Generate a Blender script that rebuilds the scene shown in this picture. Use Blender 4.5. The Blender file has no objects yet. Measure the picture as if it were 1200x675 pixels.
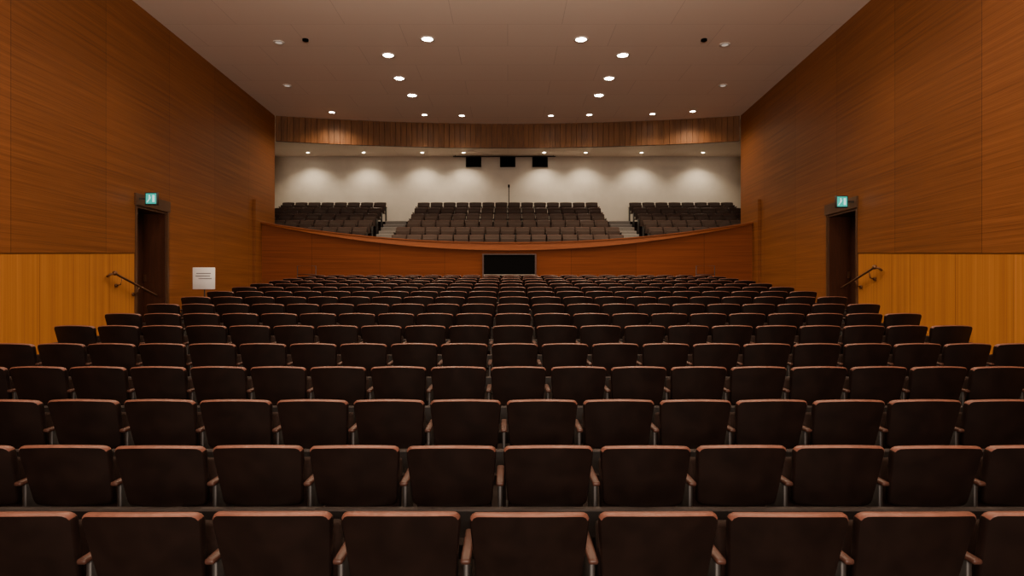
import bpy, bmesh, math, random
from mathutils import Vector, Matrix
random.seed(3)
S=bpy.context.scene
CZ=1.8
CEIL=CZ+5.83

# ---------------------------------------------------------------- materials
def newmat(name):
    m=bpy.data.materials.new(name); m.use_nodes=True
    return m,m.node_tree.nodes,m.node_tree.links,m.node_tree.nodes['Principled BSDF']
def plain(name,col,rough=.5,metal=0,noise=.12,scale=30,bump=0.0,spec=.5):
    m,n,l,b=newmat(name)
    tc=n.new('ShaderNodeTexCoord'); nz=n.new('ShaderNodeTexNoise'); nz.inputs['Scale'].default_value=scale
    nz.inputs['Detail'].default_value=4
    l.new(tc.outputs['Object'],nz.inputs['Vector'])
    r=n.new('ShaderNodeValToRGB')
    r.color_ramp.elements[0].position=.3; r.color_ramp.elements[1].position=.7
    r.color_ramp.elements[0].color=tuple(c*(1-noise) for c in col)+(1,)
    r.color_ramp.elements[1].color=tuple(min(1,c*(1+noise)) for c in col)+(1,)
    l.new(nz.outputs['Fac'],r.inputs['Fac']); l.new(r.outputs['Color'],b.inputs['Base Color'])
    b.inputs['Roughness'].default_value=rough; b.inputs['Metallic'].default_value=metal
    b.inputs['Specular IOR Level'].default_value=spec
    if bump:
        bp=n.new('ShaderNodeBump'); bp.inputs['Strength'].default_value=bump; bp.inputs['Distance'].default_value=.01
        l.new(nz.outputs['Fac'],bp.inputs['Height']); l.new(bp.outputs['Normal'],b.inputs['Normal'])
    return m
def emis(name,col,st):
    m,n,l,b=newmat(name)
    b.inputs['Base Color'].default_value=(*col,1)
    b.inputs['Emission Color'].default_value=(*col,1); b.inputs['Emission Strength'].default_value=st
    return m
def wood(name,c0,c1,scale,fine,rough=.45,seam=None,seam_axis='Y',seamz=None,spec=.3,var=(.9,1.06)):
    m,n,l,b=newmat(name)
    tc=n.new('ShaderNodeTexCoord')
    def nz(sc,det):
        mp=n.new('ShaderNodeMapping'); mp.inputs['Scale'].default_value=sc
        l.new(tc.outputs['Object'],mp.inputs['Vector'])
        z=n.new('ShaderNodeTexNoise'); z.inputs['Scale'].default_value=1; z.inputs['Detail'].default_value=det
        z.inputs['Roughness'].default_value=.65
        l.new(mp.outputs['Vector'],z.inputs['Vector']); return z
    a=nz(scale,5); f=nz(fine,3)
    mix=n.new('ShaderNodeMath'); mix.operation='MULTIPLY_ADD'; mix.inputs[1].default_value=.5
    l.new(a.outputs['Fac'],mix.inputs[0])
    m2=n.new('ShaderNodeMath'); m2.operation='MULTIPLY'; m2.inputs[1].default_value=.5
    l.new(f.outputs['Fac'],m2.inputs[0]); l.new(m2.outputs[0],mix.inputs[2])
    r=n.new('ShaderNodeValToRGB'); r.color_ramp.elements[0].position=.36; r.color_ramp.elements[1].position=.64
    r.color_ramp.elements[0].color=(*c0,1); r.color_ramp.elements[1].color=(*c1,1)
    l.new(mix.outputs[0],r.inputs['Fac'])
    out=r.outputs['Color']
    sep=n.new('ShaderNodeSeparateXYZ'); l.new(tc.outputs['Object'],sep.inputs[0])
    def seamnode(out,axis,period,width):
        d=n.new('ShaderNodeMath'); d.operation='DIVIDE'; d.inputs[1].default_value=period
        l.new(sep.outputs[axis],d.inputs[0])
        fr=n.new('ShaderNodeMath'); fr.operation='FRACT'; l.new(d.outputs[0],fr.inputs[0])
        lt=n.new('ShaderNodeMath'); lt.operation='LESS_THAN'; lt.inputs[1].default_value=width/period
        l.new(fr.outputs[0],lt.inputs[0])
        fl=n.new('ShaderNodeMath'); fl.operation='FLOOR'; l.new(d.outputs[0],fl.inputs[0])
        wn=n.new('ShaderNodeTexWhiteNoise'); wn.noise_dimensions='1D'; l.new(fl.outputs[0],wn.inputs['W'])
        mr=n.new('ShaderNodeMapRange'); mr.inputs['To Min'].default_value=var[0]; mr.inputs['To Max'].default_value=var[1]
        l.new(wn.outputs['Value'],mr.inputs['Value'])
        h=n.new('ShaderNodeHueSaturation'); l.new(out,h.inputs['Color']); l.new(mr.outputs[0],h.inputs['Value'])
        mx=n.new('ShaderNodeMixRGB'); mx.blend_type='MULTIPLY'; mx.inputs['Color2'].default_value=(.5,.45,.4,1)
        l.new(lt.outputs[0],mx.inputs['Fac']); l.new(h.outputs['Color'],mx.inputs['Color1'])
        return mx.outputs['Color']
    if seam: out=seamnode(out,seam_axis,seam,.012)
    if seamz: out=seamnode(out,'Z',seamz,.012)
    l.new(out,b.inputs['Base Color'])
    b.inputs['Roughness'].default_value=rough; b.inputs['Specular IOR Level'].default_value=spec
    bp=n.new('ShaderNodeBump'); bp.inputs['Strength'].default_value=.2; bp.inputs['Distance'].default_value=.004
    l.new(f.outputs['Fac'],bp.inputs['Height']); l.new(bp.outputs['Normal'],b.inputs['Normal'])
    return m

M_wall=wood('veneer_wall',(.138,.044,.0115),(.262,.092,.0245),(0,.20,16),(0,.5,75),.5,seam=2.25,spec=.2,var=(.89,1.05))
M_low=wood('light_slat_wall',(.31,.110,.020),(.47,.185,.037),(0,9,.1),(0,40,.3),.5,seam=1.2,spec=.2)
M_front=wood('balcony_veneer',(.130,.030,.0060),(.215,.054,.011),(.25,0,9),(.6,0,50),.6,seam=2.1,seam_axis='X',spec=.12)
M_lip=wood('balcony_lip',(.18,.045,.010),(.28,.08,.018),(.25,0,9),(.6,0,50),.5,spec=.2)
M_fascia=wood('fascia_boards',(.070,.026,.007),(.16,.062,.018),(6,2,.8),(30,5,2),.5,spec=.2)
M_doorw=wood('door_dark_wood',(.035,.012,.006),(.065,.022,.010),(6,6,.6),(30,30,2),.4)
M_frame=plain('door_frame',(.08,.036,.016),.4)
M_signf=plain('sign_frame',(.03,.025,.02),.4)
M_plaster=plain('plaster_wall',(.68,.61,.51),.85,noise=.04,scale=3)
M_carpet=plain('carpet',(.018,.013,.012),.95,noise=.3,scale=120,spec=.1)
M_conc=plain('stair_grey',(.24,.22,.195),.8,noise=.1,scale=20)
M_nose=plain('stair_nosing',(.55,.51,.46),.5)
M_shell=plain('seat_shell',(.0090,.0045,.0034),.42,noise=.3,scale=8,spec=.28)
M_rim=plain('seat_rim_leather_lit_top',(.135,.054,.038),.42,noise=.2,scale=15,spec=.38)  # copper leather lip, used on top edges to paint in their lit look
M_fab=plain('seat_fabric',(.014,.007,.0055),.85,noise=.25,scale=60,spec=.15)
M_fab2=plain('balcony_seat_fabric_lit',(.048,.027,.019),.8,noise=.25,scale=60)  # seat fabric brightened, putting lamplight on the balcony into its colour
M_arm=plain('armrest_wood',(.055,.023,.016),.42,noise=.2,scale=12,spec=.3)
M_metal=plain('seat_frame_metal',(.02,.017,.016),.5,metal=.2)
M_rail=plain('seat_rail',(.085,.072,.067),.5)
M_brass=plain('rail_bronze',(.14,.065,.03),.35,metal=.6)
M_white=plain('white_trim',(.75,.72,.66),.5,noise=.03)
M_black=plain('black',(.003,.003,.003),.9,spec=.05)
M_paper=plain('paper',(.92,.92,.92),.7,noise=.01)
M_text=plain('printed_text',(.25,.25,.27),.7)
M_lamp=emis('lamp_glow',(1,.86,.66),70)
M_lampdim=emis('lamp_off',(.8,.7,.6),.45)
M_teal=emis('exit_sign_green',(.01,.42,.36),.8)
M_exitw=emis('exit_sign_white',(.45,.85,.8),1.0)

def ceiling_mat():
    m,n,l,b=newmat('ceiling_panels')
    tc=n.new('ShaderNodeTexCoord')
    br=n.new('ShaderNodeTexBrick'); br.inputs['Scale'].default_value=1
    br.offset=.5
    br.inputs['Brick Width'].default_value=2.4; br.inputs['Row Height'].default_value=1.2
    br.inputs['Mortar Size'].default_value=.006
    br.inputs['Color1'].default_value=(.86,.72,.61,1); br.inputs['Color2'].default_value=(.84,.70,.59,1)
    br.inputs['Mortar'].default_value=(.64,.52,.44,1)
    l.new(tc.outputs['Object'],br.inputs['Vector']); l.new(br.outputs['Color'],b.inputs['Base Color'])
    b.inputs['Roughness'].default_value=.6
    return m
M_ceil=ceiling_mat()

# ---------------------------------------------------------------- mesh helpers
class MB:
    def __init__(s): s.v=[];s.f=[];s.m=[];s.sm=[];s.mats=[]
    def mi(s,mat):
        if mat not in s.mats: s.mats.append(mat)
        return s.mats.index(mat)
    def hexa(s,p,mat):
        o=len(s.v); s.v+= [tuple(q) for q in p]; k=s.mi(mat)
        for f in ((0,3,2,1),(4,5,6,7),(0,1,5,4),(1,2,6,5),(2,3,7,6),(3,0,4,7)):
            s.f.append(tuple(o+i for i in f)); s.m.append(k); s.sm.append(False)
    def box(s,x0,x1,y0,y1,z0,z1,mat):
        s.hexa([(x0,y0,z0),(x1,y0,z0),(x1,y1,z0),(x0,y1,z0),(x0,y0,z1),(x1,y0,z1),(x1,y1,z1),(x0,y1,z1)],mat)
    def bbox(s,x0,x1,y0,y1,z0,z1,mat,bev=.01,seg=2,mtx=None):
        bm=bmesh.new(); bmesh.ops.create_cube(bm,size=1)
        for v in bm.verts: v.co=Vector(((x0+x1)/2+v.co.x*(x1-x0),(y0+y1)/2+v.co.y*(y1-y0),(z0+z1)/2+v.co.z*(z1-z0)))
        bmesh.ops.bevel(bm,geom=bm.edges[:],offset=bev,segments=seg,affect='EDGES',profile=.5)
        s.addbm(bm,mat,True,mtx)
    def addbm(s,bm,mat,smooth=True,mtx=None):
        o=len(s.v); k=s.mi(mat); bm.verts.ensure_lookup_table(); bm.verts.index_update()
        for v in bm.verts: s.v.append(tuple((mtx@v.co) if mtx else v.co))
        for f in bm.faces: s.f.append(tuple(o+v.index for v in f.verts)); s.m.append(k); s.sm.append(smooth)
        bm.free()
    def tube(s,pts,r,mat,seg=10,cap=True):
        o=len(s.v); k=s.mi(mat); n=len(pts)
        pts=[Vector(p) for p in pts]
        for i,p in enumerate(pts):
            d=(pts[min(i+1,n-1)]-pts[max(i-1,0)]).normalized()
            up=Vector((0,0,1)) if abs(d.z)<.9 else Vector((1,0,0))
            a=d.cross(up).normalized(); b=d.cross(a)
            for j in range(seg):
                t=2*math.pi*j/seg
                s.v.append(tuple(p+a*math.cos(t)*r+b*math.sin(t)*r))
        for i in range(n-1):
            for j in range(seg):
                j2=(j+1)%seg
                s.f.append((o+i*seg+j,o+i*seg+j2,o+(i+1)*seg+j2,o+(i+1)*seg+j)); s.m.append(k); s.sm.append(True)
        if cap:
            s.f.append(tuple(o+j for j in range(seg))[::-1]); s.m.append(k); s.sm.append(False)
            s.f.append(tuple(o+(n-1)*seg+j for j in range(seg))); s.m.append(k); s.sm.append(False)
    def merge(s,t,fn):
        o=len(s.v); s.v+=[fn(p) for p in t.v]
        mp=[s.mi(m) for m in t.mats]
        for f,m,sm in zip(t.f,t.m,t.sm): s.f.append(tuple(o+i for i in f)); s.m.append(mp[m]); s.sm.append(sm)
    def obj(s,name,parent=None,loc=None,fix=True):
        if loc is not None:
            L=Vector(loc); s.v=[tuple(Vector(p)-L) for p in s.v]
        me=bpy.data.meshes.new(name); me.from_pydata(s.v,[],s.f)
        for m in s.mats: me.materials.append(m)
        me.polygons.foreach_set('material_index',s.m); me.polygons.foreach_set('use_smooth',s.sm)
        if fix:
            bm=bmesh.new(); bm.from_mesh(me); bmesh.ops.recalc_face_normals(bm,faces=bm.faces[:]); bm.to_mesh(me); bm.free()
        me.update()
        o=bpy.data.objects.new(name,me); S.collection.objects.link(o)
        if loc is not None: o.location=loc
        if parent: o.parent=parent
        return o

# ---------------------------------------------------------------- levels
ROWD=[2.48,3.32,4.22,5.40,6.45,7.42,8.35,9.3,10.25,11.2,12.15,13.1,14.05,15.0,15.95,16.9]
ZTOP=[-.955,-.896,-.806,-.725,-.612,-.478,-.366,-.258,-.16,-.07,.012,.09,.166,.232,.296,.356]
H=.86
FL=[max(-.03,CZ+z-H) for z in ZTOP]
def floor_z(d):
    z=FL[0]
    for D,f in zip(ROWD,FL):
        if d>=D-.35: z=f
    return z

# ---------------------------------------------------------------- chair template
def chair(M_f):
    t=MB()
    zt,zb=.86,.50; r=.042; rb=.03
    def w0(z): return .2565-(zt-z)/(zt-zb)*.030
    st=[]
    for a in (90,68,45,22,0):
        a=math.radians(a); z=zt-r*(1-math.sin(a)); st.append((z,w0(z)-r*(1-math.cos(a))))
    for z in (.77,.71,.65,.58): st.append((z,w0(z)))
    for a in (0,30,60,90):
        a=math.radians(a); z=zb+rb*(1-math.sin(a)); st.append((z,w0(z)-rb*(1-math.cos(a))))
    NC=12
    def P(z,w,u,off,inset):
        x=u*w; hh=(z-zb)/(zt-zb)
        y=.28*(zt-z)+.045*(x/.25)**2+off
        zz=z+.012*(1-u*u)*hh**3
        cz=(zt+zb)/2
        return (x*(1-inset/.25), y, cz+(zz-cz)*(1-inset/.18))
    R=len(st)
    def surf(off,inset,mat,bulge=0):
        o=len(t.v); k=t.mi(mat)
        for j,(z,w) in enumerate(st):
            for i in range(NC+1):
                u=-1+2*i/NC
                b=bulge*(1-u**4)*math.sin(math.pi*min(1,max(0,(z-zb)/(zt-zb))))**.6
                t.v.append(P(z,w,u,off+b,inset))
        for j in range(R-1):
            for i in range(NC):
                a=o+j*(NC+1)+i
                t.f.append((a,a+1,a+NC+2,a+NC+1)); t.m.append(k); t.sm.append(True)
    surf(0,.006,M_shell)
    surf(.048,.006,M_f,.02)
    ring=[(0,i) for i in range(NC+1)]+[(j,NC) for j in range(1,R)]+[(R-1,i) for i in range(NC-1,-1,-1)]+[(j,0) for j in range(R-2,0,-1)]
    prof=[(0,.006),(.005,.001),(.014,-.002),(.034,-.002),(.043,.001),(.048,.006)]
    k1=t.mi(M_rim); k2=t.mi(M_shell); o=len(t.v); n=len(ring)
    for off,ins in prof:
        for j,i in ring:
            z,w=st[j]; t.v.append(P(z,w,-1+2*i/NC,off,ins))
    for a in range(len(prof)-1):
        for b in range(n):
            b2=(b+1)%n
            top=ring[b][0]<=3 and ring[b2][0]<=3  # lit top edge painted with rim tone, unlit sides with shell tone
            t.f.append((o+a*n+b,o+a*n+b2,o+(a+1)*n+b2,o+(a+1)*n+b)); t.m.append(k1 if top else k2); t.sm.append(True)
    mt=Matrix.Translation((0,.235,.36))@Matrix.Rotation(math.radians(80),4,'X')
    t.bbox(-.225,.225,0,.37,-.085,-.005,M_f,.02,2,mt)
    t.tube([(-.275,.2,.38),(.275,.2,.38)],.018,M_metal,8)
    return t
def arm():
    t=MB()
    t.bbox(-.022,.022,.08,.42,.625,.650,M_arm,.010,2)
    t.bbox(-.014,.014,.13,.36,.0,.63,M_metal,.006,1)
    t.bbox(-.03,.03,.08,.40,.0,.03,M_metal,.006,1)
    return t
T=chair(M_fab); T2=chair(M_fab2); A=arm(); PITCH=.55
def seat_row(name,xs,D,fz,flip=False,rail=True,tm=None):
    mb=MB()
    sg=-1 if flip else 1
    def put(tmpl,x,jt=0,jy=0):
        c,s_=math.cos(jt),math.sin(jt)
        def fn(p):
            return (sg*(p[0]*c-p[1]*s_)+x, sg*(p[1]*c+p[0]*s_)+D+jy, p[2]+fz)
        mb.merge(tmpl,fn)
    for x in xs: put(tm,x,random.uniform(-.014,.014),random.uniform(-.007,.007))
    put(A,xs[0]-PITCH/2)
    for x in xs: put(A,x+PITCH/2)
    if rail:
        mb.box(xs[0]-PITCH/2,xs[-1]+PITCH/2,D+.07,D+.10,fz+.34,fz+.49,M_metal)
        mb.box(xs[0]-PITCH/2,xs[-1]+PITCH/2,D+.065,D+.105,fz+.49,fz+.502,M_rail)
    return mb.obj(name,loc=(0,D,fz),fix=False)
OFF=[.33,.08,.05,.32,.36,.38,.36,.34,.3,.36,.3,.36,.3,.36,.3,.36]
for i,(D,f,of) in enumerate(zip(ROWD,FL,OFF)):
    start=-of*PITCH+PITCH/2
    seat_row('auditorium_seat_row',[start+PITCH*k for k in range(-10,11)],D,f,tm=T)

# ---------------------------------------------------------------- floor
fl=MB()
ed=[-8]+[d-.35 for d in ROWD[1:]]+[19.8]
for i in range(len(FL)):
    fl.box(-9.2,9.2,ed[i],ed[i+1],-.4,FL[i],M_carpet)
fl.obj('floor')
# ---------------------------------------------------------------- side walls
def wx(side,D,t=0):
    return -(7.18+.0346*D+t) if side<0 else (6.56+.0654*D+t)
def slab(mb,side,D0,D1,b0,b1,t0_,t1_,ta,tb,mat):
    p=[(wx(side,D0,ta),D0,b0),(wx(side,D0,tb),D0,b0),(wx(side,D1,tb),D1,b1),(wx(side,D1,ta),D1,b1),
       (wx(side,D0,ta),D0,t0_),(wx(side,D0,tb),D0,t0_),(wx(side,D1,tb),D1,t1_),(wx(side,D1,ta),D1,t1_)]
    mb.hexa(p,mat)
def zl(D): return CZ+.0586*max(D,5)
DOOR={-1:(12.18,13.45),1:(12.6,14.0)}
WEND=20.2
for side,nm in ((-1,'wall_left'),(1,'wall_right')):
    d0,d1=DOOR[side]; mb=MB(); dt=CZ+1.70
    for a,b in ((-8,5),(5,d0)):
        slab(mb,side,a,b,zl(a),zl(b),CEIL,CEIL,0,.25,M_wall)
        slab(mb,side,a,b,-.3,-.3,zl(a)-.015,zl(b)-.015,.012,.25,M_low)
        slab(mb,side,a,b,zl(a)-.015,zl(b)-.015,zl(a),zl(b),.03,.25,M_frame)
    slab(mb,side,d0,d1,dt,dt,CEIL,CEIL,0,.25,M_wall)
    slab(mb,side,d1,WEND,-.3,-.3,CEIL,CEIL,0,.25,M_wall)
    mb.obj(nm)
    db=MB(); fz=floor_z(d0+.3)
    slab(db,side,d0,d0+.06,fz,fz,dt,dt,-.02,.6,M_frame)
    slab(db,side,d1-.06,d1,fz,fz,dt,dt,-.02,.6,M_frame)
    slab(db,side,d0+.06,d1-.06,dt-.05,dt-.05,dt,dt,.0,.6,M_frame)
    slab(db,side,d0+.06,d1-.06,fz,fz,dt-.05,dt-.05,.5,.56,M_doorw)
    slab(db,side,d0+.2,d1-.2,fz+.25,fz+.25,fz+1.1,fz+1.1,.485,.5,M_doorw)
    slab(db,side,d0+.2,d1-.2,fz+1.25,fz+1.25,dt-.25,dt-.25,.485,.5,M_doorw)
    slab(db,side,d1-.14,d1-.1,fz+1.0,fz+1.0,fz+1.15,fz+1.15,.44,.485,M_brass)
    slab(db,side,d1-.1,d1-.06,fz,fz,dt-.05,dt-.05,.02,.5,M_doorw)
    db.obj('door_1' if side<0 else 'door_2')
    lm=MB()
    slab(lm,side,d0-.03,d1+.03,dt,dt,dt+.24,dt+.24,-.04,-.001,M_frame)
    lm.obj('trim_1' if side<0 else 'trim_2')
    sx=wx(side,d0,-.30); sd=d0+.05; sz=dt+.13
    es=MB()
    es.bbox(sx-.13,sx+.13,sd,sd+.06,sz-.13,sz+.13,M_signf,.01,1)
    es.box(sx-.105,sx+.105,sd-.006,sd+.001,sz-.105,sz+.105,M_teal)
    es.box(sx+.03,sx+.075,sd-.01,sd-.005,sz-.07,sz+.07,M_exitw)
    es.box(sx-.045,sx-.02,sd-.01,sd-.005,sz+.04,sz+.07,M_exitw)
    es.hexa([(sx-.05,sd-.01,sz-.02),(sx-.02,sd-.01,sz-.02),(sx-.02,sd-.005,sz-.02),(sx-.05,sd-.005,sz-.02),
             (sx-.04,sd-.01,sz+.035),(sx-.005,sd-.01,sz+.035),(sx-.005,sd-.005,sz+.035),(sx-.04,sd-.005,sz+.035)],M_exitw)
    es.hexa([(sx-.09,sd-.01,sz-.075),(sx-.07,sd-.01,sz-.075),(sx-.07,sd-.005,sz-.075),(sx-.09,sd-.005,sz-.075),
             (sx-.05,sd-.01,sz-.02),(sx-.03,sd-.01,sz-.02),(sx-.03,sd-.005,sz-.02),(sx-.05,sd-.005,sz-.02)],M_exitw)
    es.box(min(sx,wx(side,sd)),max(sx,wx(side,sd)),sd+.02,sd+.045,sz-.02,sz+.02,M_signf)
    es.obj('exit_sign')
    hr=MB(); dA,dB=(11.35,12.75) if side<0 else (11.75,13.05)
    zA,zB=(CZ+.27,CZ-.16) if side<0 else (CZ+.40,CZ+.0)
    o=-.12
    pts=[]
    for k in range(9):
        q=k/8; D=dA+(dB-dA)*q; pts.append((wx(side,D,o),D,zA+(zB-zA)*q))
    hr.tube([(wx(side,dA-.12,-.02),dA-.1,zA-.06),(wx(side,dA-.12,-.08),dA-.09,zA-.01)]+pts,.022,M_brass)
    for q in (.15,.55):
        D=dA+(dB-dA)*q; z=zA+(zB-zA)*q
        hr.tube([(wx(side,D,.01),D,z-.16),(wx(side,D,-.09),D,z-.14),(wx(side,D,o),D,z-.02)],.012,M_brass,8)
        hr.tube([(wx(side,D,.012),D,z-.16),(wx(side,D,-.02),D,z-.16)],.035,M_brass,12)
    bm=bmesh.new(); bmesh.ops.create_uvsphere(bm,u_segments=16,v_segments=10,radius=.045)
    hr.addbm(bm,M_brass,True,Matrix.Translation((wx(side,dA-.02,o),dA-.02,zA+.01)))
    hr.obj('handrail')
    ep=MB(); e0,e1=(18.3,19.9)
    slab(ep,side,e0,e1,1.2,1.2,CZ+2.72,CZ+2.9,-.09,-.001,M_wall)
    ep.obj('trim_3' if side<0 else 'trim_4')

w=MB(); w.box(-6.85,5.98,-8.2,-8,-.4,CEIL,M_wall); w.obj('wall_stage')
c=MB(); c.box(-11,11,-8.2,27,CEIL,CEIL+.2,M_ceil); c.obj('ceiling')

# ---------------------------------------------------------------- balcony front
def Df(x): return 19.8-1.15*(abs(x)/7.85)**2
def ztop(x): return CZ+1.52+.58*(abs(x)/7.85)**2.2
def zlow(x): return CZ+1.25+.79*(abs(x)/7.85)**2.0
bf=MB(); N=64; BF=CZ+.99
cols=[]
for i in range(N+1):
    x=-7.80+15.60*i/N; d=Df(x)
    cols.append([(x,d+.12,.6),(x,d+.12,zlow(x)),(x,d,zlow(x)),(x,d+.03,ztop(x)-.035),(x,d-.01,ztop(x)-.03),(x,d-.01,ztop(x)),(x,d+.22,ztop(x)),(x,d+.22,BF),(x,20.3,BF)])
pm=[M_front,M_lip,M_lip,M_lip,M_lip,M_lip,M_front,M_carpet]
for j in range(8):
    k=bf.mi(pm[j]); o=len(bf.v)
    for cc in cols: bf.v+= [cc[j],cc[j+1]]
    for i in range(N):
        a=o+2*i; bf.f.append((a,a+2,a+3,a+1)); bf.m.append(k); bf.sm.append(True)
bf.obj('balcony_front',fix=False)
bo=MB()
bo.box(-.79,.9,19.80,19.91,1.6,CZ+1.10,M_black)
bo.box(-.84,.95,19.77,19.91,CZ+1.10,CZ+1.135,M_doorw)
bo.box(-.84,-.79,19.77,19.91,1.6,CZ+1.10,M_doorw); bo.box(.9,.95,19.77,19.91,1.6,CZ+1.10,M_doorw)
bo.box(-.79,.9,19.78,19.80,CZ+.42,CZ+.45,M_conc)
bo.obj('control_booth_window')

# ---------------------------------------------------------------- balcony steps and seats
BD=[20.9+.85*i for i in range(6)]
BZ=[CZ+1.85+.348*i-H for i in range(6)]
bs=MB()
for i,(D,z) in enumerate(zip(BD,BZ)):
    a=20.3 if i==0 else D-.62; b=D+.23 if i<5 else 26.5
    bs.box(-10.5,10.5,a,b,1.8,z,M_carpet)
bs.obj('balcony_floor')
for sx in (-1,1):
    stp=MB(); x0,x1=sorted((sx*4.16,sx*5.02))
    for i in range(5):
        z=BZ[i]; D=BD[i]
        a=D-.62 if i else 20.31
        stp.box(x0,x1,a,D-.19,z,z+.012,M_conc); stp.box(x0,x1,a-.005,a+.04,z+.005,z+.02,M_nose)
        a=D-.62
        stp.box(x0,x1,a+.43,a+.85,z,z+.174,M_conc); stp.box(x0,x1,a+.42,a+.47,z+.165,z+.182,M_nose)
        stp.box(x0,x1,a+.835,a+.85,z+.17,z+.345,M_conc)
    stp.box(x0,x1,BD[5]-.62,26.0,BZ[5],BZ[5]+.012,M_conc); stp.box(x0,x1,BD[5]-.625,BD[5]-.58,BZ[5]+.005,BZ[5]+.02,M_nose)
    stp.obj('balcony_stairs')
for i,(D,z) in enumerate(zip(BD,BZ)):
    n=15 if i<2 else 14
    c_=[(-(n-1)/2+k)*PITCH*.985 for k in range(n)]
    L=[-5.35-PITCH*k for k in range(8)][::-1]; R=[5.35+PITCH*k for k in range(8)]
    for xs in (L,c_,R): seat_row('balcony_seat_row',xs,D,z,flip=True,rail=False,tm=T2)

w=MB(); w.box(-10.7,10.7,26.5,26.7,1.5,CEIL,M_plaster); w.obj('wall_back')
for sx,nm in ((-1,'wall_balcony_left'),(1,'wall_balcony_right')):
    w=MB(); a,b=sorted((sx*10.5,sx*10.7)); w.box(a,b,20.2,26.5,1.5,CEIL,M_plaster)
    a,b=sorted((sx*8.12,sx*10.6)); w.box(a,b,20.2,20.29,1.0,CEIL,M_plaster); w.obj(nm)

fa=MB(); nb=84
for i in range(nb):
    x0=-7.86+15.72*i/nb; x1=-7.86+15.72*(i+1)/nb-.010
    def fd(x): return 21.2-1.0*(x/7.88)**2
    o=random.choice((0,.01,.02))
    zb=CZ+4.98
    fa.hexa([(x0,fd(x0)+o,zb),(x1,fd(x1)+o,zb),(x1,fd(x1)+.12,zb),(x0,fd(x0)+.12,zb),
             (x0,fd(x0)+o,CEIL),(x1,fd(x1)+o,CEIL),(x1,fd(x1)+.12,CEIL),(x0,fd(x0)+.12,CEIL)],M_fascia)
    x1+=.010
    fa.hexa([(x0,fd(x0)+.1,zb+.01),(x1,fd(x1)+.1,zb+.01),(x1,fd(x1)+.16,zb+.01),(x0,fd(x0)+.16,zb+.01),
             (x0,fd(x0)+.1,CEIL),(x1,fd(x1)+.1,CEIL),(x1,fd(x1)+.16,CEIL),(x0,fd(x0)+.16,CEIL)],M_doorw)
fa.obj('trim_5')

for a,b in ((-1.85,-1.17),(-.34,.34),(1.09,1.77)):
    p=MB(); p.bbox(a,b,26.38,26.498,CZ+5.36,CZ+5.80,M_black,.01,1)
    p.box(a+.05,b-.05,26.37,26.385,CZ+5.42,CZ+5.72,M_black)
    p.obj('projection_port')
p=MB(); p.tube([(-2.4,26.25,CZ+5.78),(2.1,26.25,CZ+5.78)],.025,M_metal)
p.tube([(-2.3,26.25,CZ+5.78),(-2.3,26.25,CEIL)],.015,M_metal); p.tube([(2.0,26.25,CZ+5.78),(2.0,26.25,CEIL)],.015,M_metal)
p.obj('lighting_bar')
tp=MB(); tx,td,tz=.05,25.95,BZ[5]
tp.tube([(tx,td,tz+.6),(tx,td,tz+1.72)],.018,M_black,8)
for k in range(3):
    a=k*2.094+.5; tp.tube([(tx,td,tz+.95),(tx+.32*math.cos(a),td+.32*math.sin(a),tz)],.014,M_black,8)
tp.bbox(tx-.04,tx+.04,td-.04,td+.04,tz+1.64,tz+1.76,M_black,.01,1)
tp.obj('tripod_stand')

ns=MB(); nx,nd=-7.12,14.0; fz=floor_z(nd)
ns.tube([(nx,nd+.03,fz+.02),(nx,nd+.03,CZ+.2)],.015,M_metal,8)
ns.tube([(nx,nd+.03,fz),(nx,nd+.03,fz+.025)],.18,M_metal,20)
ns.bbox(nx-.26,nx+.26,nd-.012,nd+.012,CZ-.03,CZ+.48,M_paper,.004,1)
for k,(a,b) in enumerate(((-.17,.17),(-.19,.15),(-.12,.19))):
    zz=CZ+.33-.06*k; ns.box(nx+a,nx+b,nd-.016,nd-.011,zz,zz+.022,M_text)
ns.obj('notice_board')
for x0,x1 in ((-6.3,-5.75),(5.65,6.2)):
    r=MB(); d=17.9; fz=floor_z(d); zt_=CZ+.66
    r.tube([(x0,d,fz),(x0,d,zt_),(x1,d,zt_),(x1,d,fz)],.012,M_metal,8)
    r.tube([(x0,d,zt_-.25),(x1,d,zt_-.25)],.008,M_metal,8); r.tube([(x0,d,zt_-.5),(x1,d,zt_-.5)],.008,M_metal,8)
    r.obj('guard_rail')

# ---------------------------------------------------------------- lamps
WARM=(1,.75,.49)
def downlight(x,d,power=300,on=True,cone=125,r=.11,col=WARM,zc=CEIL):
    mb=MB()
    n=24; k=mb.mi(M_white); o=len(mb.v)
    prof=[(r+.05,0),(r+.045,-.014),(r+.005,-.016),(r,-.004)]
    for rr,zz in prof:
        for j in range(n):
            t=2*math.pi*j/n; mb.v.append((x+rr*math.cos(t),d+rr*math.sin(t),zc+zz))
    for a in range(3):
        for j in range(n):
            j2=(j+1)%n; mb.f.append((o+a*n+j,o+a*n+j2,o+(a+1)*n+j2,o+(a+1)*n+j)); mb.m.append(k); mb.sm.append(True)
    mb.f.append(tuple(o+3*n+j for j in range(n))); mb.m.append(mb.mi(M_lamp if on else M_lampdim)); mb.sm.append(False)
    ob=mb.obj('ceiling_downlight',loc=(x,d,zc))
    if on and power:
        L=bpy.data.lights.new('bulb','SPOT'); L.energy=power; L.color=col; L.spot_size=math.radians(cone); L.spot_blend=.7
        L.shadow_soft_size=.1
        lo=bpy.data.objects.new('bulb',L); S.collection.objects.link(lo); lo.parent=ob; lo.location=(0,0,-.05)
for x,d in ((-1.88,13.98),(1.72,14.0),(-2.99,14.95),(2.88,14.95),(-3.01,16.6),(2.82,16.6),(-2.89,18.06),(2.76,18.06)):
    downlight(x,d,400,r=.125)
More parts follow.
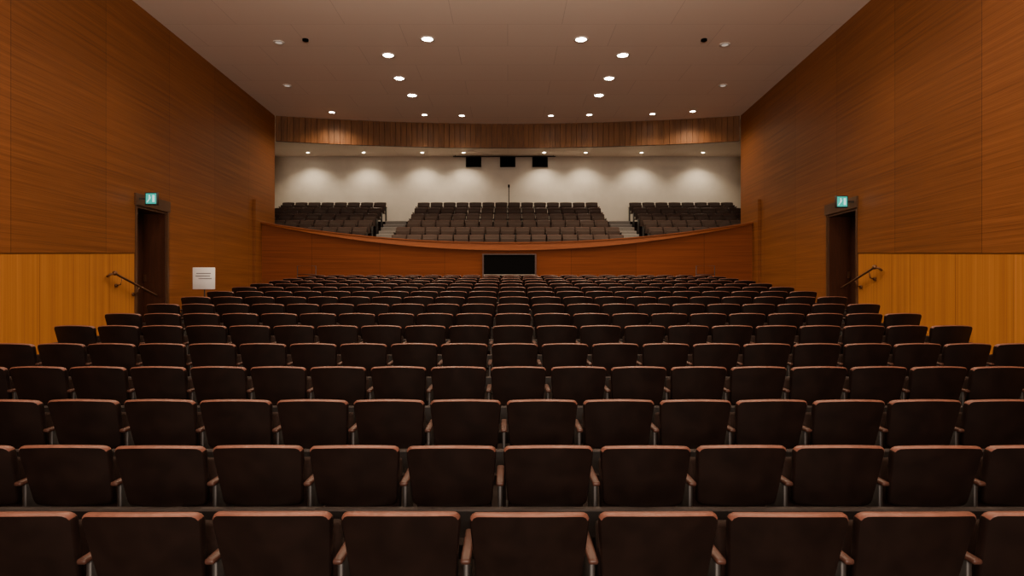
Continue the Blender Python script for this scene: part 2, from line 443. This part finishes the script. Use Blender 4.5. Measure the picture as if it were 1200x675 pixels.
for x,d in ((-5.83,19.8),(6.1,19.7)): downlight(x,d,300,r=.085,cone=150)
for x,d in ((-2.8,20.1),(-1.55,20.2),(1.46,20.2),(2.74,20.1),(4.85,20.0)):
    downlight(x,d,130,r=.085)
for x,d in ((-5.43,14.17),(5.2,14.3),(-6.35,17.2),(6.2,17.2)): downlight(x,d,0,on=False,r=.08)
for x in (-8.6,-6.2,-3.68,-1.9,1.57,3.35,5.76,8.4): downlight(x,25.7,165,r=.065,cone=128,col=(1,.83,.61))
for x,d in ((-4.74,14.0),(4.6,14.0)):
    p=MB(); p.tube([(x,d,CEIL),(x,d,CEIL-.04)],.07,M_black,16); p.obj('ceiling_sensor')
for d in (2.5,5.5,8.5,11.2):
    for x in (-5.0,-1.8,1.8,5.0): downlight(x,d,340 if abs(x)<3 else 245)
def area(name,loc,tgt,size,power,col,sy=None):
    L=bpy.data.lights.new(name,'AREA'); L.size=size; L.energy=power; L.color=col
    if sy: L.shape='RECTANGLE'; L.size_y=sy
    o=bpy.data.objects.new(name,L); S.collection.objects.link(o)
    o.rotation_euler=(Vector(tgt)-Vector(loc)).to_track_quat('-Z','Y').to_euler(); o.location=loc
    return o
area('added_ceiling_flood',(0,-4,3.0),(0,7,11.0),3,1350,(1,.80,.64))  # unseen light without a fixture, added to brighten the ceiling
for d,pw in ((.5,200),(7.0,340)):  # bars and area lights added above the view to light the ceiling
    z=CZ+4.25
    u=MB(); u.bbox(-4.5,4.5,d-.09,d+.09,z-.08,z,M_metal,.02,1)
    for x in (-4,0,4): u.tube([(x,d,z-.01),(x,d,CEIL)],.01,M_metal,6)
    u.obj('added_uplighter')
    area('added_ceiling_uplight',(0,d,z+.02),(0,d+2.4,z+3.0),9,pw,(1,.78,.61),.15)  # added light thrown up at the ceiling from the bar

wd=bpy.data.worlds.new('world'); S.world=wd; wd.use_nodes=True
wd.node_tree.nodes['Background'].inputs[0].default_value=(.1,.08,.06,1)
wd.node_tree.nodes['Background'].inputs[1].default_value=.1

cam=bpy.data.cameras.new('camera'); co=bpy.data.objects.new('camera',cam); S.collection.objects.link(co)
co.location=(0,0,CZ); co.rotation_euler=(math.radians(90),0,0); cam.lens=21; cam.sensor_width=36
cam.shift_x=.0042; cam.clip_end=200; cam.clip_start=.05
S.camera=co
